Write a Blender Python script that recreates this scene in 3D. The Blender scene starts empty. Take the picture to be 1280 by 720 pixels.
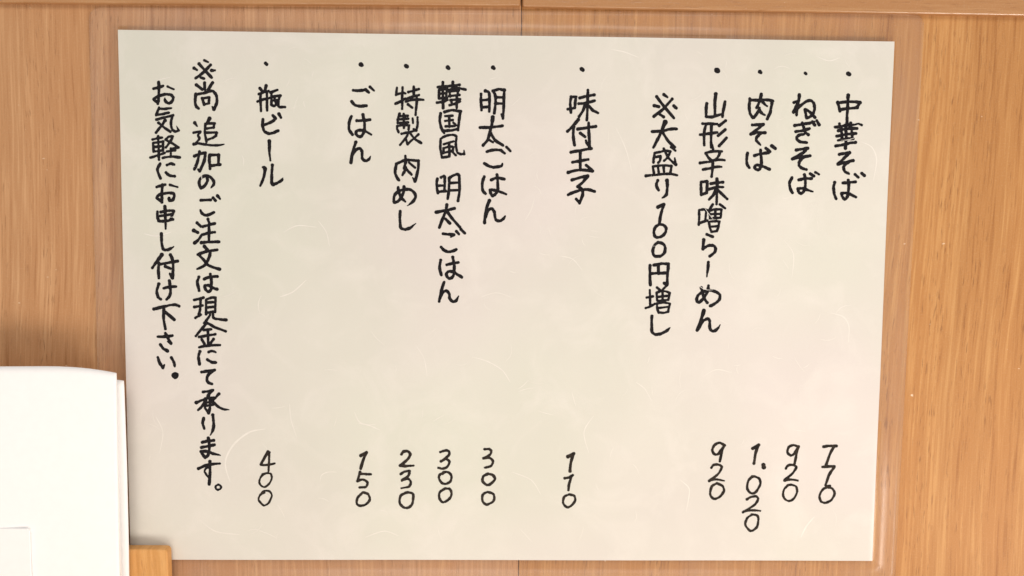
import bpy, bmesh, math, random
import numpy as np
from mathutils import Matrix, Vector

random.seed(7)
rng = np.random.default_rng(7)
sc = bpy.context.scene
C = sc.collection

# ------------------------------------------------------------------ camera
FPX = 1000.0                       # focal length in pixels of a 1280 px wide frame
ROT = np.array([[0.99973901, -0.00879407, -0.02108503],
                [-0.02039335, 0.07245635, -0.99716307],
                [0.01029687, 0.99733281, 0.0722581]])
LOC = np.array([-0.00491201, -0.31178125, 0.02895309])
cam_data = bpy.data.cameras.new('camera')
cam = bpy.data.objects.new('camera', cam_data)
C.objects.link(cam)
cam_data.sensor_width = 36.0
cam_data.lens = FPX / 1280.0 * 36.0
cam_data.clip_start = 0.01
cam_data.clip_end = 50.0
m4 = Matrix([[*ROT[0], LOC[0]], [*ROT[1], LOC[1]], [*ROT[2], LOC[2]], [0, 0, 0, 1]])
cam.matrix_world = m4
sc.camera = cam

# ------------------------------------------------------------------ light
world = bpy.data.worlds.new('World')
sc.world = world
world.use_nodes = True
bg = world.node_tree.nodes['Background']
bg.inputs[0].default_value = (1.0, 0.955, 0.925, 1)
bg.inputs[1].default_value = 0.41

def area(name, loc, target, size, sizey, power, col):
    ld = bpy.data.lights.new(name, 'AREA')
    ld.shape = 'RECTANGLE'
    ld.size = size
    ld.size_y = sizey
    ld.energy = power
    ld.color = col
    lo = bpy.data.objects.new(name, ld)
    C.objects.link(lo)
    lo.location = loc
    d = Vector(target) - Vector(loc)
    lo.rotation_euler = d.to_track_quat('-Z', 'Y').to_euler()
    return lo

area('low_lamp', (0.03, -0.56, -0.44), (0.03, 0.0, -0.07), 0.55, 0.22, 1.5, (1.0, 0.88, 0.76))
area('side_lamp', (0.52, -0.38, -0.33), (0.03, 0.0, -0.10), 0.22, 0.22, 2.2, (1.0, 0.89, 0.78))
area('ceiling_lamp', (0.10, -1.1, 0.95), (0.0, 0.0, 0.0), 0.7, 0.5, 5.6, (1.0, 0.93, 0.85))

sc.view_settings.view_transform = 'Standard'
sc.view_settings.look = 'None'
sc.view_settings.exposure = 0.30
sc.view_settings.gamma = 1.0
sc.view_settings.use_curve_mapping = False

# ------------------------------------------------------------------ helpers
def at(px, py, Y):
    """world point on the vertical plane y = Y seen at picture position (px, py)"""
    d = ROT @ np.array([(px - 640) / FPX, -(py - 360) / FPX, -1.0])
    k = (Y - LOC[1]) / d[1]
    p = LOC + d * k
    return p[0], p[2]

def link_mesh(name, verts, faces, mat, parent=None, smooth=False):
    me = bpy.data.meshes.new(name)
    me.from_pydata([tuple(map(float, v)) for v in verts], [], faces)
    me.validate()
    if smooth:
        me.polygons.foreach_set('use_smooth', [True] * len(me.polygons))
    me.materials.append(mat)
    me.update()
    o = bpy.data.objects.new(name, me)
    C.objects.link(o)
    if parent is not None:
        o.parent = parent
    return o

def link_bm(name, bm, mat, parent=None, smooth=False):
    bmesh.ops.recalc_face_normals(bm, faces=bm.faces)
    me = bpy.data.meshes.new(name)
    bm.to_mesh(me)
    bm.free()
    if smooth:
        me.polygons.foreach_set('use_smooth', [True] * len(me.polygons))
    me.materials.append(mat)
    o = bpy.data.objects.new(name, me)
    C.objects.link(o)
    if parent is not None:
        o.parent = parent
    return o

def prism(poly_xz, y0, y1, bevel=0.0, seg=3):
    """outline in x,z extruded from y0 (front) to y1 (back)"""
    bm = bmesh.new()
    a = [bm.verts.new((x, y0, z)) for x, z in poly_xz]
    b = [bm.verts.new((x, y1, z)) for x, z in poly_xz]
    bm.faces.new(a)
    bm.faces.new(b[::-1])
    n = len(a)
    for i in range(n):
        bm.faces.new((a[i], b[i], b[(i + 1) % n], a[(i + 1) % n]))
    bmesh.ops.recalc_face_normals(bm, faces=bm.faces)
    if bevel:
        bmesh.ops.bevel(bm, geom=list(bm.edges), offset=bevel, segments=seg, profile=0.5, affect='EDGES')
    return bm

def thing(name, label, cat, loc=(0, 0, 0)):
    o = bpy.data.objects.new(name, None)
    o.empty_display_size = 0.02
    C.objects.link(o)
    o.location = loc
    o['label'] = label
    o['category'] = cat
    return o

def keep_under(o, root):
    """parent a mesh built in world coordinates to a root that is not at the origin"""
    o.parent = root
    o.matrix_parent_inverse = Matrix.Translation(-root.location)

# ------------------------------------------------------------------ materials
class NT:
    def __init__(self, name):
        self.m = bpy.data.materials.new(name)
        self.m.use_nodes = True
        self.t = self.m.node_tree
        self.t.nodes.clear()
        self.out = self.n('ShaderNodeOutputMaterial')
    def n(self, kind, **kw):
        nd = self.t.nodes.new(kind)
        for k, v in kw.items():
            setattr(nd, k, v)
        return nd
    def l(self, a, b):
        self.t.links.new(a, b)
    def val(self, sock, v):
        if isinstance(v, (int, float, tuple)):
            sock.default_value = v
        else:
            self.l(v, sock)
    def math(self, op, a, b=0.0, clamp=False):
        nd = self.n('ShaderNodeMath', operation=op)
        nd.use_clamp = clamp
        self.val(nd.inputs[0], a)
        self.val(nd.inputs[1], b)
        return nd.outputs[0]
    def noise(self, vec, scale, detail=2.0, rough=0.5, dist=0.0):
        nd = self.n('ShaderNodeTexNoise')
        self.l(vec, nd.inputs['Vector'])
        nd.inputs['Scale'].default_value = scale
        nd.inputs['Detail'].default_value = detail
        nd.inputs['Roughness'].default_value = rough
        nd.inputs['Distortion'].default_value = dist
        return nd.outputs[0]
    def mapping(self, vec, scale=(1, 1, 1), rot=(0, 0, 0), loc=(0, 0, 0)):
        nd = self.n('ShaderNodeMapping')
        self.l(vec, nd.inputs[0])
        nd.inputs['Location'].default_value = loc
        nd.inputs['Rotation'].default_value = rot
        nd.inputs['Scale'].default_value = scale
        return nd.outputs[0]
    def ramp(self, fac, stops):
        nd = self.n('ShaderNodeValToRGB')
        self.l(fac, nd.inputs[0])
        cr = nd.color_ramp
        while len(cr.elements) > 1:
            cr.elements.remove(cr.elements[-1])
        cr.elements[0].position = stops[0][0]
        cr.elements[0].color = stops[0][1]
        for p, c in stops[1:]:
            e = cr.elements.new(p)
            e.color = c
        return nd.outputs[0]
    def mix(self, fac, a, b, kind='MIX'):
        nd = self.n('ShaderNodeMix', data_type='RGBA', blend_type=kind)
        self.val(nd.inputs[0], fac)
        self.val(nd.inputs[6], a)
        self.val(nd.inputs[7], b)
        return nd.outputs[2]
    def bump(self, h, strength, dist):
        nd = self.n('ShaderNodeBump')
        nd.inputs['Strength'].default_value = strength
        nd.inputs['Distance'].default_value = dist
        self.l(h, nd.inputs['Height'])
        return nd.outputs[0]
    def principled(self, col, rough, normal=None, spec=0.5):
        p = self.n('ShaderNodeBsdfPrincipled')
        self.val(p.inputs['Base Color'], col)
        self.val(p.inputs['Roughness'], rough)
        p.inputs['Specular IOR Level'].default_value = spec
        if normal is not None:
            self.l(normal, p.inputs['Normal'])
        self.l(p.outputs[0], self.out.inputs[0])
        return p

def col(r, g, b):
    return (r, g, b, 1.0)

def wood(name, light, mid, dark, pore, axis='z', seed=0.0, contrast=1.0, slant=0.0, rough=0.50, pore_amt=0.55, spec=0.18):
    t = NT(name)
    tc = t.n('ShaderNodeTexCoord').outputs['Object']
    rot = (0, math.radians(90), 0) if axis == 'x' else (0, slant, 0)
    v = t.mapping(tc, rot=rot, loc=(seed, seed * 0.37, seed * 1.7))
    # gentle wandering of the grain sideways
    wob = t.noise(t.mapping(v, (9, 1, 5.5)), 1.0, 2.0, 0.5)
    sep = t.n('ShaderNodeSeparateXYZ')
    t.l(v, sep.inputs[0])
    x = t.math('ADD', sep.outputs[0], t.math('MULTIPLY', t.math('SUBTRACT', wob, 0.5), 0.012))
    comb = t.n('ShaderNodeCombineXYZ')
    t.l(x, comb.inputs[0])
    t.l(sep.outputs[1], comb.inputs[1])
    t.l(sep.outputs[2], comb.inputs[2])
    w = comb.outputs[0]
    broad = t.noise(t.mapping(w, (42, 1, 1.2)), 1.0, 3.0, 0.55)
    bands = t.noise(t.mapping(w, (260, 1, 5.0)), 1.0, 3.0, 0.62)
    fine = t.noise(t.mapping(w, (900, 1, 30)), 1.0, 2.0, 0.6)
    s = t.math('ADD', t.math('MULTIPLY', broad, 0.16), t.math('ADD', t.math('MULTIPLY', bands, 0.38), t.math('MULTIPLY', fine, 0.52)))
    s = t.math('ADD', t.math('MULTIPLY', t.math('SUBTRACT', s, 0.5), 3.3 * contrast), 0.5, clamp=True)
    c = t.ramp(s, [(0.0, dark), (0.42, mid), (0.58, mid), (1.0, light)])
    # hue drift between pinker and yellower growth zones
    hue = t.noise(t.mapping(w, (70, 1, 2.0), loc=(3, 1, 5)), 1.0, 2.0, 0.5)
    c = t.mix(t.math('MULTIPLY', t.math('SUBTRACT', hue, 0.35), 1.2, clamp=True), c, t.mix(1.0, c, col(1.0, 0.90, 0.80), 'MULTIPLY'))
    # short dark pores
    pr = t.noise(t.mapping(w, (1700, 1, 170)), 1.0, 1.0, 0.5)
    gate = t.noise(t.mapping(w, (120, 1, 4), loc=(7, 2, 1)), 1.0, 2.0, 0.5)
    pf = t.math('MULTIPLY', t.math('SUBTRACT', pr, 0.60), 7.0, clamp=True)
    pf = t.math('MULTIPLY', pf, t.math('MULTIPLY', t.math('SUBTRACT', gate, 0.40), 5.0, clamp=True))
    c = t.mix(t.math('MULTIPLY', pf, pore_amt), c, pore)
    speck = t.noise(t.mapping(tc, (1, 1, 1)), 1600, 1.0, 0.5)
    c = t.mix(t.math('MULTIPLY', t.math('SUBTRACT', speck, 0.5), 0.22, clamp=True), c, col(0.85, 0.7, 0.5))
    nick = t.noise(t.mapping(tc, (1, 1, 1.6), loc=(5, 0, 3)), 330, 1.0, 0.5)
    c = t.mix(t.math('MULTIPLY', t.math('SUBTRACT', nick, 0.765), 14.0, clamp=True), c, col(.80, .62, .44))
    hgt = t.math('SUBTRACT', t.math('MULTIPLY', fine, 0.6), t.math('MULTIPLY', pf, 0.8))
    nrm = t.bump(hgt, 0.25, 0.00015)
    t.principled(c, rough, nrm, spec)
    return t.m

M_wall = wood('wall_veneer', col(0.602, 0.345, 0.175), col(0.497, 0.261, 0.123), col(0.365, 0.170, 0.071), col(.18, .075, .03), seed=0.3, slant=math.radians(-0.7))
M_wall2 = wood('wall_veneer_right', col(0.562, 0.299, 0.115), col(0.465, 0.224, 0.079), col(0.344, 0.148, 0.047), col(.18, .072, .028), seed=2.1, slant=math.radians(-1.6))
M_rail = wood('rail_veneer', col(0.498, 0.273, 0.124), col(0.428, 0.216, 0.090), col(0.350, 0.163, 0.063), col(.18, .07, .03), axis='x', seed=4.4, contrast=0.7, pore_amt=0.25, rough=0.22, spec=0.5)
M_holder = wood('holder_wood', col(.72, .40, .150), col(.63, .325, .110), col(.52, .25, .075), col(.32, .14, .05), seed=6.2, contrast=1.1, pore_amt=0.4)
M_counter = wood('counter_wood', col(.66, .45, .26), col(.58, .37, .2), col(.48, .29, .14), col(.25, .12, .05), seed=8.8)

def gap_material():
    t = NT('dark_joint')
    tc = t.n('ShaderNodeTexCoord').outputs['Object']
    n = t.noise(tc, 300, 2)
    t.principled(t.ramp(n, [(0.3, col(.10, .05, .025)), (0.7, col(.17, .085, .04))]), 0.8)
    return t.m
M_gap = gap_material()

def paper_material():
    t = NT('washi_paper')
    tc = t.n('ShaderNodeTexCoord').outputs['Object']
    big = t.noise(tc, 16, 3, 0.55)
    mid = t.noise(t.mapping(tc, (1, 1, 1), loc=(2, 0, 5)), 42, 5, 0.62, 0.9)
    tint = t.noise(t.mapping(tc, loc=(4, 0, 2)), 8, 2, 0.5)
    fine = t.noise(tc, 900, 3, 0.6)
    base = t.ramp(big, [(0.30, col(.690, .666, .625)), (0.70, col(.732, .707, .665))])
    base = t.mix(t.math('MULTIPLY', t.math('SUBTRACT', tint, 0.36), 3.4, clamp=True), t.mix(1.0, base, col(1.0, 0.965, 0.975), 'MULTIPLY'), t.mix(1.0, base, col(0.95, 0.985, 0.92), 'MULTIPLY'))
    base = t.mix(t.math('MULTIPLY', t.math('SUBTRACT', mid, 0.50), 1.7, clamp=True), base, col(.80, .765, .715))
    base = t.mix(t.math('MULTIPLY', t.math('SUBTRACT', fine, 0.5), 0.6, clamp=True), base, col(.66, .61, .55))
    nrm = t.bump(t.math('ADD', mid, fine), 0.2, 0.0001)
    t.principled(base, 0.85, nrm, 0.15)
    return t.m
M_paper = paper_material()

def simple(name, c1, c2, scale, rough, spec=0.3):
    t = NT(name)
    tc = t.n('ShaderNodeTexCoord').outputs['Object']
    n = t.noise(tc, scale, 3, 0.6)
    t.principled(t.ramp(n, [(0.35, c1), (0.65, c2)]), rough, None, spec)
    return t.m

M_fibre = simple('paper_fibre', col(.765, .735, .68), col(.82, .79, .735), 200, 0.8, 0.1)
M_ink = simple('black_ink', col(.006, .005, .007), col(.013, .011, .012), 700, 0.7, 0.04)
M_inkthin = simple('thin_black_ink', col(.010, .008, .007), col(.034, .025, .018), 420, 0.7, 0.04)
M_napkin = simple('white_napkin_paper', col(.925, .92, .92), col(.94, .935, .935), 300, 0.8, 0.1)

def film_material(name, haze0, haze1):
    t = NT(name)
    tc = t.n('ShaderNodeTexCoord').outputs['Object']
    n = t.noise(tc, 22, 3, 0.55)
    n2 = t.noise(t.mapping(tc, (1, 1, 0.5)), 130, 2, 0.5)
    nrm = t.bump(t.math('ADD', n, t.math('MULTIPLY', n2, 0.06)), 0.3, 0.0016)
    tr = t.n('ShaderNodeBsdfTransparent')
    tr.inputs[0].default_value = (1.0, 1.0, 1.0, 1)
    df = t.n('ShaderNodeBsdfDiffuse')
    df.inputs[0].default_value = (0.66, 0.60, 0.58, 1)
    mx = t.n('ShaderNodeMixShader')
    haze = t.math('ADD', haze0, t.math('MULTIPLY', t.math('SUBTRACT', t.noise(t.mapping(tc, (1, 1, .35)), 45, 4, 0.6), 0.45), haze1, clamp=True))
    t.l(haze, mx.inputs[0])
    t.l(tr.outputs[0], mx.inputs[1])
    t.l(df.outputs[0], mx.inputs[2])
    gl = t.n('ShaderNodeBsdfGlossy')
    gl.inputs['Roughness'].default_value = 0.20
    t.l(nrm, gl.inputs['Normal'])
    lw = t.n('ShaderNodeLayerWeight')
    lw.inputs[0].default_value = 0.5
    fac = t.math('ADD', 0.012, t.math('MULTIPLY', t.math('POWER', lw.outputs['Facing'], 5.0), 0.7), clamp=True)
    mg = t.n('ShaderNodeMixShader')
    t.l(fac, mg.inputs[0])
    t.l(mx.outputs[0], mg.inputs[1])
    t.l(gl.outputs[0], mg.inputs[2])
    t.l(mg.outputs[0], t.out.inputs[0])
    return t.m
M_film = film_material('laminate_film', 0.004, 0.02)
M_film2 = film_material('laminate_margin', 0.034, 0.12)

# ------------------------------------------------------------------ counter and wall
ZC = -0.205                                         # counter top
bm = prism([(-0.75, ZC - 0.03), (0.75, ZC - 0.03), (0.75, ZC), (-0.75, ZC)], -0.125, 0.02, 0.002)
counter = link_bm('counter', bm, M_counter)
counter['kind'] = 'structure'

wall = thing('wooden_wall', 'wood veneer wall with vertical grain behind the menu sheet, rail along its top', 'wall')
sx_top = at(652, 4, 0)[0]
sx_bot = at(648, 712, 0)[0]
G = 0.00012                                        # half width of the joint between panels
top_z = 0.125
def seam(z):
    zt, zb = at(652, 4, 0)[1], at(648, 712, 0)[1]
    return sx_bot + (sx_top - sx_bot) * (z - zb) / (zt - zb)
zb = ZC
pl = prism([(-0.60, zb), (seam(zb) - G, zb), (seam(top_z) - G, top_z), (-0.60, top_z)], 0.0, 0.012, 0.00025, 2)
link_bm('panel', pl, M_wall, wall)
pr_ = prism([(seam(zb) + G, zb), (0.60, zb), (0.60, top_z), (seam(top_z) + G, top_z)], 0.0, 0.012, 0.00025, 2)
link_bm('panel', pr_, M_wall2, wall)
link_bm('backing', prism([(-0.60, zb), (0.60, zb), (0.60, 0.20), (-0.60, 0.20)], 0.0125, 0.02), M_gap, wall)
# rails: two boards whose lower edges do not quite line up
YR = -0.0024
l0 = at(-420, 0.5, YR); l1 = at(650.3, 7, YR)
r0 = at(653.2, 8, YR); r1 = at(1700, 27, YR)
bl = prism([(l0[0], l0[1]), (l1[0], l1[1]), (l1[0], 0.19), (l0[0], 0.19)], YR, 0.010, 0.0007, 4)
br = prism([(r0[0], r0[1]), (r1[0], r1[1]), (r1[0], 0.19), (r0[0], 0.19)], YR, 0.010, 0.0007, 4)
link_bm('rail', bl, M_rail, wall)
link_bm('rail', br, M_rail, wall)

# ------------------------------------------------------------------ the laminated sheet
YP = -0.0022                                        # paper plane in front of the wall
def wave(x, z):
    return (0.00022 * np.sin(x * 21 + 0.6) * np.cos(z * 17 + 0.4) + 0.00012 * np.sin(x * 47 + z * 31)
            + 0.00010 * np.sin(z * 60 - x * 13 + 1.0))
P = [at(147, 37, YP), at(1118, 52, YP), at(1090, 701, YP), at(163.5, 699.5, YP)]     # TL TR BR BL
P = np.array(P)
def quad_pt(Q, u, v):
    return (Q[0] * (1 - u) + Q[1] * u) * (1 - v) + (Q[3] * (1 - u) + Q[2] * u) * v
cx, cz = P.mean(0)
menu = thing('laminated_menu', 'laminated washi paper menu with black handwritten Japanese dishes and prices, fixed to the wood wall', 'menu', (cx, YP, P[2][1]))

# paper: gridded sheet with thickness
def sheet(Q, nx, nz, front, back):
    vs, fs = [], []
    for side, off in ((0, front), (1, back)):
        for j in range(nz + 1):
            for i in range(nx + 1):
                x, z = quad_pt(Q, i / nx, j / nz)
                vs.append((x, off(x, z), z))
    n = (nx + 1) * (nz + 1)
    def idx(s, i, j):
        return s * n + j * (nx + 1) + i
    for j in range(nz):
        for i in range(nx):
            fs.append((idx(0, i, j), idx(0, i, j + 1), idx(0, i + 1, j + 1), idx(0, i + 1, j)))
            fs.append((idx(1, i, j), idx(1, i + 1, j), idx(1, i + 1, j + 1), idx(1, i, j + 1)))
    for i in range(nx):
        fs.append((idx(0, i, 0), idx(0, i + 1, 0), idx(1, i + 1, 0), idx(1, i, 0)))
        fs.append((idx(0, i + 1, nz), idx(0, i, nz), idx(1, i, nz), idx(1, i + 1, nz)))
    for j in range(nz):
        fs.append((idx(0, 0, j + 1), idx(0, 0, j), idx(1, 0, j), idx(1, 0, j + 1)))
        fs.append((idx(0, nx, j), idx(0, nx, j + 1), idx(1, nx, j + 1), idx(1, nx, j)))
    return vs, fs
vs, fs = sheet(P, 90, 64, lambda x, z: YP + wave(x, z), lambda x, z: YP + 0.00012 + wave(x, z))
paper = link_mesh('paper', vs, fs, M_paper, None, False)
keep_under(paper, menu)

# film pouch: bulges over the paper, pinched down to the wall along its margin
F = np.array([at(111, 9, -0.0006), at(1155.5, 17, -0.0006), at(1118, 733, -0.0006), at(129, 731, -0.0006)])
def inside_dist(x, z, Q):
    """distance outside the quad Q (0 inside)"""
    d = 0.0
    n = 4
    for i in range(4):
        a, b = Q[i], Q[(i + 1) % 4]
        e = b - a
        nrm = np.array([-e[1], e[0]]) / np.hypot(*e)     # outward for clockwise order TL TR BR BL
        d = max(d, (x - a[0]) * nrm[0] + (z - a[1]) * nrm[1])
    return d
def film_off(x, z, extra):
    d = inside_dist(x, z, P)
    k = 1 - min(d / 0.0042, 1.0)
    k = k * k * (3 - 2 * k)
    hi = YP + wave(x, z) + extra
    rip = 0.00010 * math.sin(x * 190 + z * 40) * math.sin(z * 150 + 1) if d > 0 else 0
    lo = -0.0007 + (extra if extra < 0 else 0) * 0.15 + 0.00003 * (extra > 0) + rip * 0.8 * (1 - k) * min(d / 0.004, 1)
    return hi * k + lo * (1 - k)
def film_mesh():
    nx, nz = 170, 126
    r = 0.0045
    vs, fs = sheet(F, nx, nz, lambda x, z: film_off(x, z, -0.00030), lambda x, z: film_off(x, z, 0.00028))
    # round the corners of the pouch
    out = []
    W_ = np.hypot(*(F[1] - F[0])); H_ = np.hypot(*(F[3] - F[0]))
    n = (nx + 1) * (nz + 1)
    for k in range(len(vs)):
        kk = k % n
        u = (kk % (nx + 1)) / nx * W_; v = (kk // (nx + 1)) / nz * H_
        uu = min(u, W_ - u); vv = min(v, H_ - v)
        x, y, z = vs[k]
        if uu < r and vv < r:
            a, b = (r - uu) / r, (r - vv) / r
            m_, h_ = max(a, b), math.hypot(a, b)
            s = m_ / h_ if h_ > 0 else 1.0
            na, nb = a * s, b * s
            du = (a - na) * r * (1 if u < W_ / 2 else -1)
            dv = (b - nb) * r * (1 if v < H_ / 2 else -1)
            x += du; z -= dv
        out.append((x, y, z))
    return out, fs
vs, fs = film_mesh()
film = link_mesh('laminate_film', vs, fs, M_film, None, True)
film.data.materials.append(M_film2)
for pgn in film.data.polygons:
    if inside_dist(pgn.center.x, pgn.center.z, P) > 0.0006:
        pgn.material_index = 1
keep_under(film, menu)

# ------------------------------------------------------------------ long pale fibres in the paper
FIB = ["288,602 282,578 292,556 312,540 332,536|3.0", "443,515 449,527 460,531 470,530|1.3", "590,446 610,452 628,463 638,478|1.6",
       "362,505 364,525 371,546|1.2", "400,602 402,594 410,590 421,590|1.2", "350,371 366,365 383,350|2.0", "398,276 408,290 412,308|1.2",
       "668,248 664,262 656,276|1.3", "448,529 462,532 476,538|1.2", "1076,177 1090,184 1096,200 1092,226|1.7", "1038,391 1054,396 1061,408 1060,428|1.6",
       "764,62 780,65 798,72|1.6", "795,478 806,486 815,502|1.3", "700,320 716,324 728,338|1.2", "770,160 782,186 790,215|1.2",
       "180,292 196,295 214,290|1.8", "196,100 214,96|1.2", "1001,672 1008,658 1018,646|2.2", "880,470 896,462 915,466|1.2", "520,432 530,448 534,470|1.0",
       "355,290 372,282 396,284|1.4", "640,590 664,600 676,618|1.2", "250,650 270,664 300,668|1.8", "742,520 730,540 736,566|1.2", "980,300 992,318 990,346|1.2",
       "456,672 480,664 498,670|1.4", "600,372 620,366 640,372|1.0", "850,600 862,612 858,640|1.4", "195,520 204,540 200,566|1.5", "1020,70 1036,76 1050,72|1.2"]
def catmull(pts, sub=7):
    p = np.array(pts, float)
    if len(p) == 2:
        return np.array([p[0] + (p[1] - p[0]) * i / 4 for i in range(5)])
    q = np.vstack([2 * p[0] - p[1], p, 2 * p[-1] - p[-2]])
    out = []
    for i in range(1, len(q) - 2):
        p0, p1, p2, p3 = q[i - 1], q[i], q[i + 1], q[i + 2]
        # soften overshoot at sharp turns
        d1 = p1[:2] - p0[:2]; d2 = p2[:2] - p1[:2]; d3 = p3[:2] - p2[:2]
        def tang(a, b, pa, pb):
            la, lb = np.hypot(*a) + 1e-9, np.hypot(*b) + 1e-9
            c = (a @ b) / (la * lb)
            k = 0.5 * max(0.0, min(1.0, (c + 0.75) / 1.1))
            return (pb - pa) * k * min(1.0, 2 * min(la, lb) / (la + lb))
        t1 = tang(d1, d2, p0, p2) if i > 1 else (p2 - p1) * 0.5
        t2 = tang(d2, d3, p1, p3) if i < len(q) - 3 else (p2 - p1) * 0.5
        for s in range(sub):
            t = s / sub
            h00 = 2 * t**3 - 3 * t**2 + 1; h10 = t**3 - 2 * t**2 + t
            h01 = -2 * t**3 + 3 * t**2; h11 = t**3 - t**2
            out.append(h00 * p1 + h10 * t1 + h01 * p2 + h11 * t2)
    out.append(q[-2])
    return np.array(out)
fv, ff = [], []
def ribbon(pts, w, lift):
    c = catmull([(x, y, 0) for x, y in pts], 6)[:, :2]
    n = len(c)
    base = len(fv)
    for i in range(n):
        t = c[min(i + 1, n - 1)] - c[max(i - 1, 0)]
        nr = np.array([-t[1], t[0]]) / (np.hypot(*t) + 1e-9)
        hw = w * 0.5 * (0.25 + 0.75 * math.sin(math.pi * (i + 0.5) / n)) * (0.8 + 0.4 * random.random())
        for s in (-1, 1):
            q = c[i] + nr * hw * s
            x, z = at(q[0], q[1], YP)
            fv.append((x, YP + wave(x, z) - lift, z))
    for i in range(n - 1):
        a = base + 2 * i
        ff.append((a, a + 1, a + 3, a + 2))
for k, s in enumerate(FIB):
    p, w = s.split('|')
    ribbon([tuple(map(float, q.split(','))) for q in p.split()], float(w) * 0.8, 0.000012 + 0.0000002 * k)
for k in range(150):
    x, y = random.uniform(175, 1080), random.uniform(60, 690)
    a = random.uniform(0, 6.28); ln = random.uniform(8, 26); cv = random.uniform(-1.4, 1.4)
    pts = []
    for i in range(4):
        pts.append((x, y))
        x += math.cos(a) * ln / 3; y += math.sin(a) * ln / 3; a += cv / 3
    if all(170 < px < 1085 and 58 < py < 694 for px, py in pts):
        ribbon(pts, random.uniform(0.3, 0.8), 0.000019 + 0.0000002 * k)
fib = link_mesh('fibre', fv, ff, M_fibre)
fib['kind'] = 'stuff'
fib.parent = paper

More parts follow.
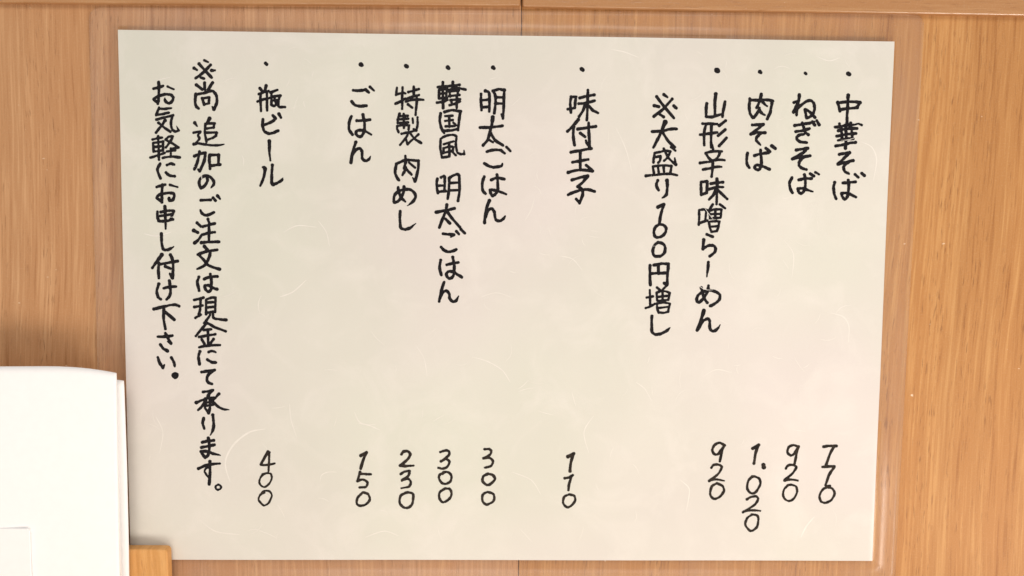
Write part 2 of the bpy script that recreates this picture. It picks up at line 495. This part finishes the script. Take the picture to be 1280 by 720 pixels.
# ------------------------------------------------------------------ handwriting
# every glyph is traced stroke by stroke; "# x y" sets the corner of an eightfold enlargement of the sheet,
# a glyph line is  character : strokes separated by "/" : points "x,y[,width]"
INK = open_trace = """
# 1030 110
中: 243,72,36 240,90,30 239,120 237,200 231,280 230,365 / 138,146,30 148,180 160,232 / 150,150 205,140 290,137 358,145 / 358,147,30 342,175 322,198 / 172,214 240,205 335,198
華: w26 112,391,24 165,386 220,372 265,368 300,368,18 345,357,18 378,372,20 / 155,357 163,395 / 268,350 258,390 / 145,426 230,408 330,404 / 128,482,24 230,462 320,455 / 142,524,24 230,508 296,508 / 118,580,28 200,566 260,550 318,544 / 218,385 222,480 216,602,28 / 172,395 182,515 / 276,395 284,500
# 1030 180
そ: 155,103 205,94 255,86,30 / 252,90,28 205,140 140,198 / 140,203 210,185 292,165,30 / 245,182 208,212 198,245 215,278 252,297,20
ば: 108,385 98,430 103,490 122,548 / 312,305 346,332 / 380,293 405,316 / 190,390 250,385 318,378 / 245,362 249,430 243,500 228,540 208,552 188,530 178,495 215,490 262,502 322,532
# 975 110
ね: 193,70,28 187,130 172,200 165,272 / 138,146 188,128 / 188,130 160,185 135,242,30 / 138,240 190,190 250,143 300,124 336,150 346,200 335,250 300,288 268,298 258,262 252,216 290,232 350,294
ぎ: 148,375 230,362 300,350 340,340 / 325,338 348,370 / 368,325 393,368,28 / 158,436 230,425 296,405 / 222,350 240,400 252,440 285,468 / 240,462 190,472 165,502 198,536 268,546,28
# 975 180
そ: 163,60 215,52 278,42,28 / 275,46,28 225,92 125,148,28 / 125,150 205,132 302,118 / 240,132 198,172 192,215 222,242 264,255
ば: 122,335 98,385 102,440 125,488 / 303,297 340,320 / 355,284,20 392,303,20 / 188,360 250,345 318,346 / 246,308 256,370 250,440 232,482 208,494 188,480 182,448 225,443 270,458 330,476,16
# 920 110
肉: 138,108 132,170 138,250 168,297 / 145,122 220,122 300,118 370,130 / 362,135 352,190 340,250 312,308,30 / 252,62,30 240,120 205,200 / 252,118 275,150 310,182,18 / 235,200,22 212,250 180,297 / 232,200,20 252,248 290,272,18
# 920 140
そ: 163,130 210,128 275,122 / 268,128 215,172 150,220 / 148,222 210,206 292,208 / 248,215 208,252 205,288 246,330,16
ば: 116,410 106,470 113,528 133,556 / 298,362 340,396 / 358,338,28 393,366,28 / 185,436 250,418 325,408 / 245,382 252,460 255,530 236,572 205,576 186,553 205,530 245,536 285,550 336,574
# 860 110
山: 276,62,36 268,150 268,280 / 186,158,30 180,220 180,284 / 180,288 240,290 330,264 / 370,138,28 355,210 343,288
形: w25 145,358 220,358 290,362 / 180,365 160,450 162,572 / 235,365 230,480 232,592 / 120,468 200,458 292,445 / 375,328 312,376 / 372,418 300,476 / 383,500 310,580
# 860 180
辛: w24 232,-5 240,22 250,50 / 175,90 250,74 337,74 / 180,95 200,132 228,160 / 317,85 303,125 272,162 / 120,189 210,178 290,158 365,162 / 150,255 210,245 270,230 335,228,20 / 250,165 245,235 236,328
味: w25 130,382 130,440 132,512 / 130,380 188,374 / 192,376 188,485 / 135,505 188,488 / 230,396 290,388 348,382 / 212,452 290,430 352,432,18 / 290,350,32 292,430 285,602 / 278,450 255,505 212,555 / 300,462 340,500 392,550
# 860 250
噌: w22 248,45 212,100 / 320,45 372,82 / 112,105 112,170 108,248 / 115,100 165,94 188,100 / 182,104 172,215 / 118,230 195,205 / 212,112 222,180 / 215,110 270,94 338,95 / 335,98 328,175 / 220,184 270,180 325,178 / 275,100 272,175 / 220,143 325,138 / 210,222 218,270 235,318 / 210,220 260,212 316,215 / 314,218 304,270 290,312 / 225,268 304,260 / 235,318 290,312
ら: 188,343,28 248,368 / 158,398 150,490 / 150,490 200,458 250,455 276,480 265,525 218,562
ー: 205,622 198,700,24 188,768,12
# 860 330
め: 134,238,28 148,292 165,345 192,386 / 205,218 198,268 162,335 112,384 90,372 95,325 140,284 205,264 270,275 318,308 312,358 270,396 224,420
ん: 160,466,34 130,560 92,662,28 / 100,655 150,572 195,548 218,568 218,640 246,672 288,655 322,608,9
# 800 110
※: 165,88,30 235,180 338,302 / 320,110,22 240,202 138,285 / 238,66,28 272,94,22 / 142,178 186,188 / 337,180,30 362,202,24 / 198,266 236,290
大: 250,342,38 215,430 178,510 133,595 / 120,436 220,432 300,412 366,410 / 225,442 280,530 347,592
# 800 180
盛: w22 312,32 352,68 / 145,90 200,80 250,68 305,75 / 145,92 138,140 133,186,26 / 150,132 205,122 / 205,122 200,165 182,188 / 238,48,26 268,112 305,162 358,206,26 / 298,90 272,138 240,168 / 348,140,14 352,190 / 128,235 142,300 / 130,226 220,214 315,220 / 315,222 302,290 / 178,225 188,296 / 236,225 240,292 / 60,318,24 150,310 280,298 370,312,24
り: 178,365 163,410 186,462 / 270,365,30 273,440 262,508 222,540,16
# 800 250
1: 180,72,30 236,42,28 / 238,45,30 215,120 195,222
0: 195,242,24 152,275 140,330 158,370 210,368 252,330 262,285 238,252 195,242
0: 180,425,24 145,455 130,510 143,558 200,562 240,535 254,480 228,436 180,425
円: 102,655 100,740 105,850 / 140,652 220,637 285,640 / 285,645 277,740 272,850 / 272,850 245,832 / 185,650 185,735 / 115,735 200,732 275,730
# 800 330
増: w21 68,336 130,325 / 100,262 102,350 105,425 / 60,441 105,425 150,398 / 172,235 202,262 / 265,218 225,262 / 168,290 172,365 / 170,285 235,270 300,290 / 298,292 284,360 / 176,330 290,318 / 226,280 228,360 / 176,368 285,360 / 172,395 172,440 188,488 / 178,395 240,385 300,398 / 300,400 282,478 / 185,440 285,430 / 188,486 245,488 284,476
し: 120,522 118,600 122,680 160,706 220,694 270,666 305,634,8
# 695 110
味: w25 150,92 142,165 150,245 / 150,88 202,90 / 198,92 192,150 186,202 / 118,212 188,200 / 238,100 310,82 382,70 / 318,22 315,170 308,322 / 228,158 300,150 385,128 / 288,165 268,230 230,285 / 322,175 370,225 420,250
付: 222,318,30 170,380 115,435 / 178,390 172,480 186,572 / 218,412 320,396 396,385 / 325,348 330,470 336,585 / 334,582 312,560 298,525,18 / 242,452 292,490
# 695 175
玉: 150,122 250,104 352,85 / 243,118 243,302 / 165,222 240,210 322,194 / 122,324 230,300 366,310 / 302,252 356,296
子: 160,400 240,376 318,360,30 / 312,370 270,420 218,466 / 220,466 258,492 268,540 236,632 / 234,625 203,590 / 122,547 200,515 300,494 386,514
# 585 105
明: w25 130,100 130,180 136,262 / 175,70,28 210,84 216,180 212,275 / 140,162 212,156 / 138,234 212,226 / 250,72 272,110 275,200 262,292 / 250,70 310,52 362,62,30 / 362,62 358,200 350,345 / 350,342 335,302,18 / 280,132 350,134 / 275,196 350,196
太: 247,332,36 240,400 222,470 195,560 150,614 / 120,436 240,432 345,418 / 228,490 270,560 350,614 / 205,555,20 250,582,20
# 585 105
ご: 190,676 250,660 312,660 / 330,662 368,694 / 385,630,24 424,672,24 / 164,795 220,825 265,832 335,820 344,796,14
# 585 195
は: 162,208 143,270 148,345 176,378 / 232,240 290,218 364,232 / 290,188 298,270 296,350 272,382 243,400 228,372 220,338 262,342 305,352 382,382,18
ん: 215,445,28 180,540 165,667 / 175,615 200,545 240,525 264,565 276,632 310,650 350,632 372,600,14
# 532 95
韓: w23 122,112,24 170,104 235,100 / 172,62 172,118 / 135,142 132,226 / 138,136 212,128 / 212,130 206,222 / 138,178 206,172 / 135,224 212,218 / 172,120 176,320,24 / 114,266,26 170,258 220,240 / 212,104 270,96 340,88 / 272,60 268,128 / 220,140 300,120 340,122 398,136,24 / 235,158 332,142 / 240,160 246,205 / 326,146 318,190 / 235,202 338,188 / 250,240 345,232 / 258,242 262,282 / 240,292 280,282 345,254 / 312,200 312,320,24
国: w25 150,375 142,450 158,520 185,570 / 190,360 260,342 352,354 / 348,362 335,440 325,542 / 188,548 255,544 322,530 / 195,402,22 270,396,22 / 235,402,22 238,512,22 / 195,450,22 272,440,22 / 202,504,22 290,500,22 / 278,468,20 302,492,20
# 532 150
風: w22 150,195 148,280 162,375 / 150,190 200,160 270,148 305,160 / 310,165 303,240 315,318 345,340 386,340 / 386,340 384,302,10 / 182,242 280,214 / 235,232 238,350 / 180,284 180,330 / 182,284 235,266 280,270 / 278,272 272,310 / 182,328 272,308 / 165,376 240,364 / 265,318 302,352
# 532 215
明: w24 118,68 110,130 123,210 / 155,55 185,38 / 192,45 192,100 188,185 / 118,138 185,135 / 122,200 200,190 / 235,62 235,150 222,266 / 235,60 280,34 320,22 335,36,30 / 336,40 340,170 325,288,28 / 240,110 325,106 / 235,186 332,180
太: 212,328,30 206,385 / 205,385 170,470 137,556 / 212,390 270,470 342,550 / 105,402,28 200,385 290,364 / 200,470 242,512
ご: 175,618 240,624 282,625 / 282,628 250,652,12 / 308,593 332,622 / 354,572 392,612 / 155,752 195,788 245,798 306,776,26
# 532 295
は: 152,242 140,310 157,390 / 213,288 262,275 326,264 / 272,212 286,290 284,372 268,412 235,424 208,392 226,356 278,360 320,386 362,412
ん: 185,462 155,560 136,656 / 145,622 165,572 205,548 235,575 241,622 270,656 305,645 330,600,12
# 480 100
特: w23 130,78 120,150 / 122,146 185,128 218,135,16 / 185,75 182,180 182,290 / 115,237,28 165,215 212,186 / 298,68 298,150 / 245,120 300,105 348,90 / 222,188 290,165 350,150 / 218,216 300,196 394,198 / 328,155 325,250 315,348 / 240,245 282,276
製: w21 155,338,24 140,392 / 150,362 238,358 / 135,395 242,388 / 196,340 200,480 / 142,430 242,424 / 140,395 135,430 / 132,462 132,490 148,525 / 135,462 200,450 252,455 / 250,458 245,495 / 286,385 290,430 / 335,375 336,440 322,510 298,492 / 175,538 250,522 325,505 / 245,530 215,585 160,650 / 222,590 235,642 290,592 / 268,540 312,592 372,630,26 / 345,545 290,592
# 480 185
肉: 215,80,24 218,150,24 / 125,160 112,230 122,280 150,322 / 125,160 175,136 230,120 345,128 / 345,130 340,225 310,335 / 306,330 288,296,12 / 215,150,22 200,205,22 / 250,146,22 312,196,22 / 215,195 205,235 184,272,18 / 220,205,22 245,235 276,266,20
# 480 215
め: 142,153 150,205 175,260 215,296,18 / 200,148 200,190 170,262 130,300 103,302 102,245 140,196 200,178 262,176 306,212 316,250 288,298 234,338,8
し: 162,393,24 160,480 168,555 206,574 260,560 317,516,10
# 420 100
ご: 172,104,26 240,106 300,95 / 295,96 328,124 / 340,70 380,106,20 / 157,215 190,250 240,262 304,257,30
# 420 135
は: 155,83 132,150 134,220 166,266 / 210,128 270,125 340,118 / 270,68 285,150 285,222 265,272 240,288 207,270 202,238 225,224 282,226 354,268,18
ん: 200,343 170,430 150,546,28 / 165,472 200,420 238,404 262,440 262,498 290,528 325,518 347,484,10
# 310 100
瓶: w23 118,82,30 148,116,26 / 182,58,28 168,108 / 108,142 160,122 205,112 / 95,216 150,196 218,180 / 130,132 124,200 132,312 / 190,120 190,200 192,306 / 225,124 295,100 / 236,122 234,200 236,245 / 245,168 325,155 / 322,160 305,210 306,262 322,272 372,270 / 230,246 262,260 290,240 / 262,170 280,226 / 242,206 300,200
ビ: 150,393,28 148,460 165,512 210,536 255,528 303,507 / 160,450 210,432 262,404 / 250,354 276,386 / 310,338 330,378
# 310 155
ー: 215,172,30 216,280,24 225,366,16
ル: 150,432,22 172,445,32 160,530 125,616,20 / 245,412 240,500 238,588 250,606,30 290,592 335,566 353,538,7
# 230 68
※: 150,93,28 210,162 275,230 / 265,105,28 190,182 115,238 / 203,60 240,76,18 / 100,136,30 128,156,20 / 275,160,26 310,160,20 / 168,230 198,242
尚: 122,305 182,350 / 205,285 208,352 / 286,283 240,350 / 118,395 110,470 122,520 146,540 / 120,402 200,385 275,364 308,385 328,430 325,490 300,552,28 / 298,548 284,526,18 / 180,438,24 202,502,24 / 185,440,22 252,430,22 / 252,432,22 246,490,22 / 202,500,22 252,488,22
# 230 140
追: w22 108,108,28 130,142,14 / 95,206 165,194 / 162,198 140,236 156,265 120,310 / 98,322,28 150,315 230,328 320,334 402,324,12 / 255,65,32 230,112 / 215,118 208,200 225,298 / 222,116 308,114 / 306,116 296,156 / 225,165 300,156 / 220,206 325,205 / 328,208 316,242 / 225,280 280,262 322,238
加: 105,440 160,420 215,408 / 215,410 205,480 160,592,28 / 155,398 140,480 105,574 / 158,590 142,575,18 / 255,430 255,500 262,568 / 258,430 348,428 / 347,430 345,520 / 265,540 310,532 362,526
# 230 205
の: 230,124 236,160 218,205 172,243 154,205 162,150 215,118 265,130 300,178 298,205 270,240,10
ご: 170,362 267,360 / 292,338,26 316,366,24 / 335,318,26 362,348,22 / 165,462,18 188,500 230,513 302,484
# 230 275
注: w25 133,28,30 168,64 / 98,104,30 140,126,30 / 106,231,32 138,205 180,150 / 240,-8 255,30 / 190,66 250,50 310,34 / 250,50 252,130 250,220 / 188,146 250,130 308,122 / 175,226,28 260,220 352,218
文: 204,264,30 235,296 / 138,346 220,316 334,298 / 266,310 250,382 208,452 132,491,18 / 150,346 200,402 250,456 358,493,28
は: 150,570 135,622 152,706 / 203,590 260,570 334,564 / 265,542 275,620 273,690 246,718 216,692 208,656 250,655 290,678 332,693
# 230 360
現: w23 104,120 195,96 / 104,190 188,175 / 165,110 165,190 150,265 / 115,298 150,278 170,265 / 222,120 222,262 / 224,116 270,98 318,94 / 316,96 312,240 / 230,146 308,140 / 230,196 308,186 / 226,248 310,236 / 262,268 230,318 200,352 / 290,255 298,300 350,312 422,320,26
金: w24 232,348 175,412 120,480 / 235,350,24 310,392 416,432 / 200,420 272,412 / 153,490 230,475 312,463 / 240,415 242,572 / 178,515 205,556 / 296,510 265,556 / 153,592 240,576 362,570
# 230 425
に: 160,115 146,172 158,242 / 248,119,22 285,110,24 318,122,16 / 235,195 275,220 320,225
て: 178,320 240,310 308,300 / 305,302 250,342 230,385 245,424 282,438
# 230 485
承: w23 193,38 240,32 293,20 / 290,25 252,60 236,82 / 248,75,24 264,160 250,248,28 / 246,246 210,196,18 / 215,104 300,94 / 125,145,28 180,122 222,110 / 218,110 190,172 144,220 / 352,58,26 310,102 278,134 / 275,124,28 340,182 395,210 454,216,8 / 215,145 292,135 / 212,176 290,168 / 222,120 216,182
り: 200,300 190,350 206,404,22 / 290,268 300,350 292,420 266,470,10
ま: 188,541 240,527 300,522 / 178,592 250,578 308,565 / 246,498,28 258,580 246,665 215,694 196,668 172,632 240,632 290,652 367,670,10
# 230 535
す: 150,402,28 240,366 362,352,20 / 262,332 265,420 256,558 / 258,500,18 226,462,18 210,425,18 232,395,18 262,400,18
。: w18 345,562 370,575 375,592 362,608 340,615 322,602 320,580 345,562
# 180 95
お: 93,126 140,115 190,98 / 145,60 148,140 142,240 136,276 / 134,268 98,232 130,206 200,184 262,186 290,212 280,252 245,272 212,250 206,222,14 / 235,105,22 296,132,18
気: w23 150,315 120,385 / 150,328 210,328 272,320,18 / 122,390 185,380 247,366 / 122,436 200,414 290,393 / 285,396 268,470 280,530 310,554 348,545 / 346,545 325,500,8 / 210,445,28 170,502 118,566 / 145,468 200,514 262,556
# 180 165
軽: w22 85,76 140,60 180,56 / 140,42 145,150 150,278 / 90,112 95,195 / 92,110 190,94 / 190,96 190,182 / 95,150 190,140 / 95,195 190,184 / 65,256 130,236 205,210 / 215,76 250,46 288,44 / 286,46 262,95 218,155 / 216,78 265,104 347,152 / 345,155 285,165 / 228,194 312,184 / 268,165 268,250 / 188,259 265,246 358,254,26
に: 160,318 135,382 166,464 / 230,331,22 270,316 302,326,22 / 220,406,26 255,434 307,443
お: 128,549 180,535 214,526 / 185,530 180,620 180,702 / 178,695 130,660 150,630 220,612 288,612 305,640 285,682 255,686 252,660 / 262,530,24 336,550,18
# 180 240
申: w25 135,198 138,260 158,295 / 160,240 280,222 / 170,200 250,186 300,190 / 298,195 268,275 / 145,290 210,292 292,275 / 210,145,34 215,240 218,368,20
し: 176,418 178,500 192,568 222,580 260,570 299,546,12
# 180 310
付: 180,68,38 130,136 85,198 / 150,150 146,210 150,300 / 155,165,22 230,150 337,130 / 266,68,30 290,130 292,220 288,302 / 284,298 260,258,20 / 215,184,28 265,206
け: 150,360 130,430 143,490 170,512 / 200,402 250,390 322,385 / 255,328 265,400 262,470 228,514
# 180 370
下: 100,130,32 200,106 270,90,22 320,88 352,102 / 200,120 198,220 215,328 / 212,160 305,236,30
さ: 140,407,24 210,405 285,396,28 / 215,372 238,415 270,470 / 270,472 240,455,14 / 165,484,24 195,525 236,548,30
# 180 410
い: 140,292,24 160,350 192,396,30 / 192,392 206,366,14 / 275,295,26 300,340 310,382,20
。: w26 313,453 331,463 333,482 313,493 295,482 296,463 313,453
"""
NUM = """
# 300 555
4: w21 282,75,26 210,205 275,207 350,192,18 / 296,82 292,180 288,272,16
0: w18 232,302,22 204,340 198,392 240,428 290,400 320,340 308,296 265,290 228,305,20
0: w18 245,482,22 202,510 190,560 240,612 290,585 320,515 298,472 245,466 225,488,24
# 420 555
1: w26 250,115 305,82 / 305,86 272,160 248,246
5: w22 240,280 216,368 / 216,370 270,355 314,384 300,428 235,434,18 / 240,296,26 290,300 350,303,20
0: w22 262,490 215,540 210,600 250,618 308,598 338,550 320,502 270,484 248,505
# 480 555
2: w25 175,102 195,76 238,72 262,102 238,152 165,214 / 160,215 220,220 296,215,18
3: w22 168,300 210,275 257,270 / 257,275 245,315 182,360 / 180,365 235,346 267,376 252,425 174,442,16
0: w23 215,488 166,520 156,580 182,625 230,640 275,612 292,550 286,496 232,485 200,498
# 530 550
3: w22 163,120 215,104 252,114 246,155 170,212 / 170,212 222,190 254,216 235,265 190,286 144,278
0: w22 215,322 160,345 150,385 180,430 220,438 265,412 274,360 246,324 198,320 188,338
0: w22 215,485 160,520 153,580 190,624 250,592 276,540 258,492 215,485
# 580 550
3: w22 205,92 250,90 274,112 254,152 195,182 / 195,182 260,180 290,215 268,260 208,276,18
0: w24 240,338 196,362 186,410 230,450 270,436 310,390 286,350 240,338
0: w22 235,520 190,545 185,610 225,646 285,620 304,580 290,538 235,520
# 680 555
1: w26 240,126,30 300,95,22 / 295,98 270,180 260,272
1: w23 208,342 250,335 288,312 / 275,325 252,400 244,460
0: w21 250,505 202,530 192,590 228,632 270,620 310,570 303,520 250,505
# 870 545
9: w23 287,95 240,70 190,90 165,140 185,183 222,182 258,135 285,97 / 284,98 262,150 240,256
2: w22 155,320 182,290 232,290 260,312 225,380 134,452 / 140,446 200,436 286,450,12
0: w22 210,475 158,510 145,590 182,630 240,610 282,550 266,502 210,475
# 910 545
1: w25 248,126 308,90 / 302,94 276,180 262,276
.: w34 355,290 360,314
0: w22 245,408 205,450 195,530 235,575 282,560 326,480 312,428 262,405 232,418
# 910 595
2: w21 190,236 232,212 282,205 304,232 268,290 150,366 / 160,358 230,345 326,350,15
0: w21 240,388 190,430 176,490 212,542 242,550 290,512 306,440 292,396 238,386
# 960 545
9: w22 305,106 250,92 206,115 196,165 230,196 266,172 298,115 / 302,110 286,180 266,278
2: w22 180,325 202,295 252,290 284,316 240,380 165,442 / 165,446 230,436 298,446,18
0: w20 200,495 160,540 156,610 202,650 256,630 292,560 280,506 232,488 196,494
# 1010 545
7: w24 155,106 220,98 284,99 / 258,105 215,190 182,290
7: w24 145,310 200,305 265,302 / 262,312 210,390 176,492
0: w21 200,512 150,532 115,600 132,655 176,668 232,640 265,580 246,528 200,512 / 180,502 220,498
"""
BUL = [(1061, 92.6, 3.4), (1007, 91.8, 2.4), (950.5, 90.3, 2.6), (896.5, 88.3, 3.6), (727.7, 87, 3.2), (617, 85, 2.7), (560.3, 84.7, 3.2),
       (508, 82.6, 3.1), (451.7, 81, 3.2), (332.7, 79.8, 2.7)]

def parse(txt):
    out = []
    ox = oy = 0.0
    for ln in txt.strip().splitlines():
        ln = ln.strip()
        if not ln:
            continue
        if ln[0] == '#':
            _, a, b = ln.split()
            ox, oy = float(a), float(b)
            continue
        ch, rest = ln.split(':', 1)
        w = 26.0
        rest = rest.strip()
        if rest[0] == 'w':
            a, rest = rest.split(None, 1)
            w = float(a[1:])
        strokes = []
        for s in rest.split('/'):
            pts = []
            for q in s.split():
                v = q.split(',')
                pts.append((ox + float(v[0]) / 8, oy + float(v[1]) / 8, (float(v[2]) if len(v) > 2 else w) / 8))
            strokes.append(pts)
        out.append((ch.strip(), strokes))
    return out

def glyph_mesh(strokes, width_k=0.93, cell=0.42, jitter=1.0):
    segs = []
    for s in strokes:
        c = catmull(s, 7)
        n = len(c)
        # the pen never keeps one width, nor a perfectly smooth path
        ph = rng.uniform(0, 6.28, 4)
        tt = np.arange(n)
        wv = 1 + 0.10 * np.sin(tt * 0.50 + ph[0]) + 0.06 * np.sin(tt * 1.35 + ph[1])
        c[:, 2] *= wv * width_k * 0.5
        c[:, 0] += 0.10 * jitter * np.sin(tt * 0.7 + ph[2])
        c[:, 1] += 0.10 * jitter * np.sin(tt * 0.9 + ph[3])
        # slight pooling where a stroke starts and ends
        c[0, 2] *= 1.06
        for i in range(n - 1):
            segs.append((c[i], c[i + 1]))
    A = np.array([s[0] for s in segs]); B = np.array([s[1] for s in segs])
    lo = np.minimum(A[:, :2].min(0), B[:, :2].min(0)) - 3.2
    hi = np.maximum(A[:, :2].max(0), B[:, :2].max(0)) + 3.2
    nx = int((hi[0] - lo[0]) / cell) + 1
    ny = int((hi[1] - lo[1]) / cell) + 1
    gx = lo[0] + np.arange(nx) * cell
    gy = lo[1] + np.arange(ny) * cell
    X, Y = np.meshgrid(gx, gy)
    D = np.full(X.shape, 1e9)
    for a, b in zip(A, B):
        d = b[:2] - a[:2]
        L = d @ d + 1e-9
        t = np.clip(((X - a[0]) * d[0] + (Y - a[1]) * d[1]) / L, 0, 1)
        r = a[2] + (b[2] - a[2]) * t
        D = np.minimum(D, np.hypot(X - a[0] - d[0] * t, Y - a[1] - d[1] * t) - r)
    # ink bleeding a little unevenly into the paper
    p = rng.uniform(0, 6.28, 4)
    D = D + 0.10 * np.sin(X * 1.9 + p[0]) * np.sin(Y * 2.1 + p[1]) + 0.07 * np.sin(X * 3.7 + Y * 1.3 + p[2])
    V = -D
    V[np.abs(V) < 1e-4] = 1e-4
    ins = V > 0
    verts, faces, key = [], [], {}
    def vid(k, x, y):
        if k not in key:
            key[k] = len(verts)
            wx, wz = at(x, y, YP)
            verts.append((wx, YP + wave(wx, wz) - 0.00004, wz))
        return key[k]
    def corner(i, j):
        return vid(('c', i, j), gx[i], gy[j])
    def edge(i0, j0, i1, j1):
        a, b = V[j0, i0], V[j1, i1]
        t = a / (a - b)
        return vid(('e', min(i0, i1), min(j0, j1), i0 == i1), gx[i0] + (gx[i1] - gx[i0]) * t, gy[j0] + (gy[j1] - gy[j0]) * t)
    for j in range(ny - 1):
        i = 0
        while i < nx - 1:
            q = [(i, j), (i, j + 1), (i + 1, j + 1), (i + 1, j)]
            f = [ins[b, a] for a, b in q]
            if all(f):
                i2 = i
                while i2 < nx - 1 and ins[j, i2 + 1] and ins[j + 1, i2 + 1]:
                    i2 += 1
                if i2 == i:
                    i2 = i + 1
                faces.append((corner(i, j), corner(i, j + 1), corner(i2, j + 1), corner(i2, j)))
                i = i2
                continue
            if any(f):
                poly = []
                for k in range(4):
                    a, b = q[k], q[(k + 1) % 4]
                    if f[k]:
                        poly.append(corner(*a))
                    if f[k] != f[(k + 1) % 4]:
                        # orient the edge key consistently
                        s, e = (a, b) if a <= b else (b, a)
                        poly.append(edge(s[0], s[1], e[0], e[1]))
                if len(poly) >= 3:
                    faces.append(tuple(poly))
            i += 1
    return verts, faces

for txt, mat, nm, jit in ((INK, M_ink, 'character', 1.0), (NUM, M_inkthin, 'digit', 0.8)):
    for ch, strokes in parse(txt):
        v, f = glyph_mesh(strokes, 1.21 if nm == 'character' else 1.20, jitter=jit)
        name = 'digit' if ch in '0123456789' else ('full_stop' if ch in '.。' else ('reference_mark' if ch == '※' else 'character'))
        o = link_mesh(name, v, f, mat)
        o.parent = paper
        o['label'] = 'black handwritten ' + ({'full_stop': 'full stop', 'reference_mark': 'reference mark'}.get(name, name)) + ' ' + ch
for bx, by, r in BUL:
    v, f = glyph_mesh([[(bx - 0.7, by - 0.55, r * 1.75), (bx + 0.7, by + 0.55, r * 1.65)]], 1.0, 0.35)
    o = link_mesh('bullet_dot', v, f, M_ink)
    o.parent = paper

# ------------------------------------------------------------------ napkins in their wooden holder
YB = -0.008                                        # front face of the back board
holder = thing('napkin_holder', 'pale orange wooden napkin holder standing below the lower left corner of the menu', 'holder', (-0.15, -0.05, ZC))
bx0, bz0 = at(209, 686.5, YB)
bbot = ZC + 0.008
def add_holder(name, poly, y0, y1, bev):
    o = link_bm(name, prism(poly, y0, y1, bev, 4), M_holder)
    keep_under(o, holder)
    return o
rr = 0.0013
add_holder('back_board', [(-0.29, bbot), (bx0 + 0.0008, bbot), (bx0, bz0 - rr), (bx0 - rr * 0.35, bz0 - rr * 0.35), (bx0 - rr, bz0), (-0.29, bz0 + 0.0004)], YB, YB + 0.0045, 0.0007)
add_holder('base', [(-0.29, ZC), (bx0 + 0.0015, ZC), (bx0 + 0.0015, bbot), (-0.29, bbot)], -0.060, YB + 0.0045, 0.0012)
add_holder('side_board', [(-0.296, ZC), (-0.2905, ZC), (-0.2905, bz0), (-0.296, bz0)], -0.060, YB + 0.0045, 0.0010)

stack = thing('napkin_stack', 'bright white folded paper napkins standing upright at the lower left, beside the menu', 'napkins', (-0.15, -0.05, bbot))
def napkin(yf, th, xr, ztop, droop, turn, k):
    """one folded napkin: a slab whose right end is a rounded fold; section in x,y and extruded in z with a soft top"""
    sec = []
    xl = -0.272 + 0.001 * random.random()
    def yoff(x):
        d = max(0.0, (x - (xr - 0.034)) / 0.034)
        return turn * d ** 2.2 + 0.0007 * math.sin(x * 90 + k)
    n = 30
    front = [(xl + (xr - xl) * (i / n)) for i in range(n + 1)]
    front = [xl + (xr - xl) * (1 - (1 - i / n) ** 1.7) for i in range(n + 1)]
    for x in front:
        sec.append((x, yf + yoff(x)))
    yc = yf + yoff(xr) + th / 2
    for a in range(1, 8):
        t = -math.pi / 2 + math.pi * a / 8
        sec.append((xr + th * 0.5 * math.cos(t), yc + th * 0.5 * math.sin(t)))
    for x in reversed(front):
        sec.append((x, yf + yoff(x) + th))
    m = len(sec)
    zs = [bbot + 0.0002] + [bbot + (ztop - bbot) * f for f in (0.2, 0.4, 0.6, 0.8, 0.93, 0.985, 1.0)]
    vs, fs = [], []
    for q, z in enumerate(zs):
        last = q == len(zs) - 1
        for (x, y) in sec:
            dd = max(0.0, 1 - (xr - x) / 0.026)
            zz = z - (droop * dd ** 2.4 if q > 3 else 0) * min(1.0, (q - 3) / 4)
            g = 0.0006 * math.sin(z * 38 + x * 22 + k * 1.3)
            mid = yf + yoff(min(x, xr)) + th / 2
            yy = mid + (y - mid) * (0.55 if last else 1.0) + g
            vs.append((x, yy, zz))
    for q in range(len(zs) - 1):
        for i in range(m):
            a, b = q * m + i, q * m + (i + 1) % m
            fs.append((a, b, b + m, a + m))
    # strips closing top and bottom between the front and back runs
    def cap(base, up):
        half = m // 2
        for i in range(half):
            a, b, c, d = base + i, base + i + 1, base + m - 2 - i, base + m - 1 - i
            if len({a, b, c, d}) == 4:
                fs.append((a, d, c, b) if not up else (a, b, c, d))
    cap(0, False)
    cap((len(zs) - 1) * m, True)
    o = link_mesh('folded_napkin', vs, fs, M_napkin, None, True)
    keep_under(o, stack)
    return o
# rear bundle shows as the outer rim on the right, front bundle ends a little short of it
y = -0.0098
k = 0
for i in range(2):
    xr, zt = at(154.2 - 0.3 * random.random(), 470 + 0.8 * random.random(), y)
    napkin(y - 0.0021, 0.0016, xr - 0.0008, zt, 0.0018, 0.0016, k)
    y -= 0.0019; k += 1
for i in range(3):
    xr, zt = at(142.5 - 0.3 * random.random(), 458.0 + 0.8 * random.random(), y)
    napkin(y - 0.0021, 0.0016, xr - 0.0008, zt, 0.0026, 0.0028, k)
    y -= 0.0019; k += 1

# folded slip in front of the stack, cut by the left edge of the picture
xi, zi = at(37, 661, y - 0.0012)
ins_ = link_bm('front_slip', prism([(-0.268, bbot + 0.0003), (xi, bbot + 0.0003), (xi, zi - 0.0008), (xi - 0.0008, zi), (-0.268, zi)], y - 0.0012, y - 0.0006, 0.0002, 2), M_napkin)
keep_under(ins_, stack)
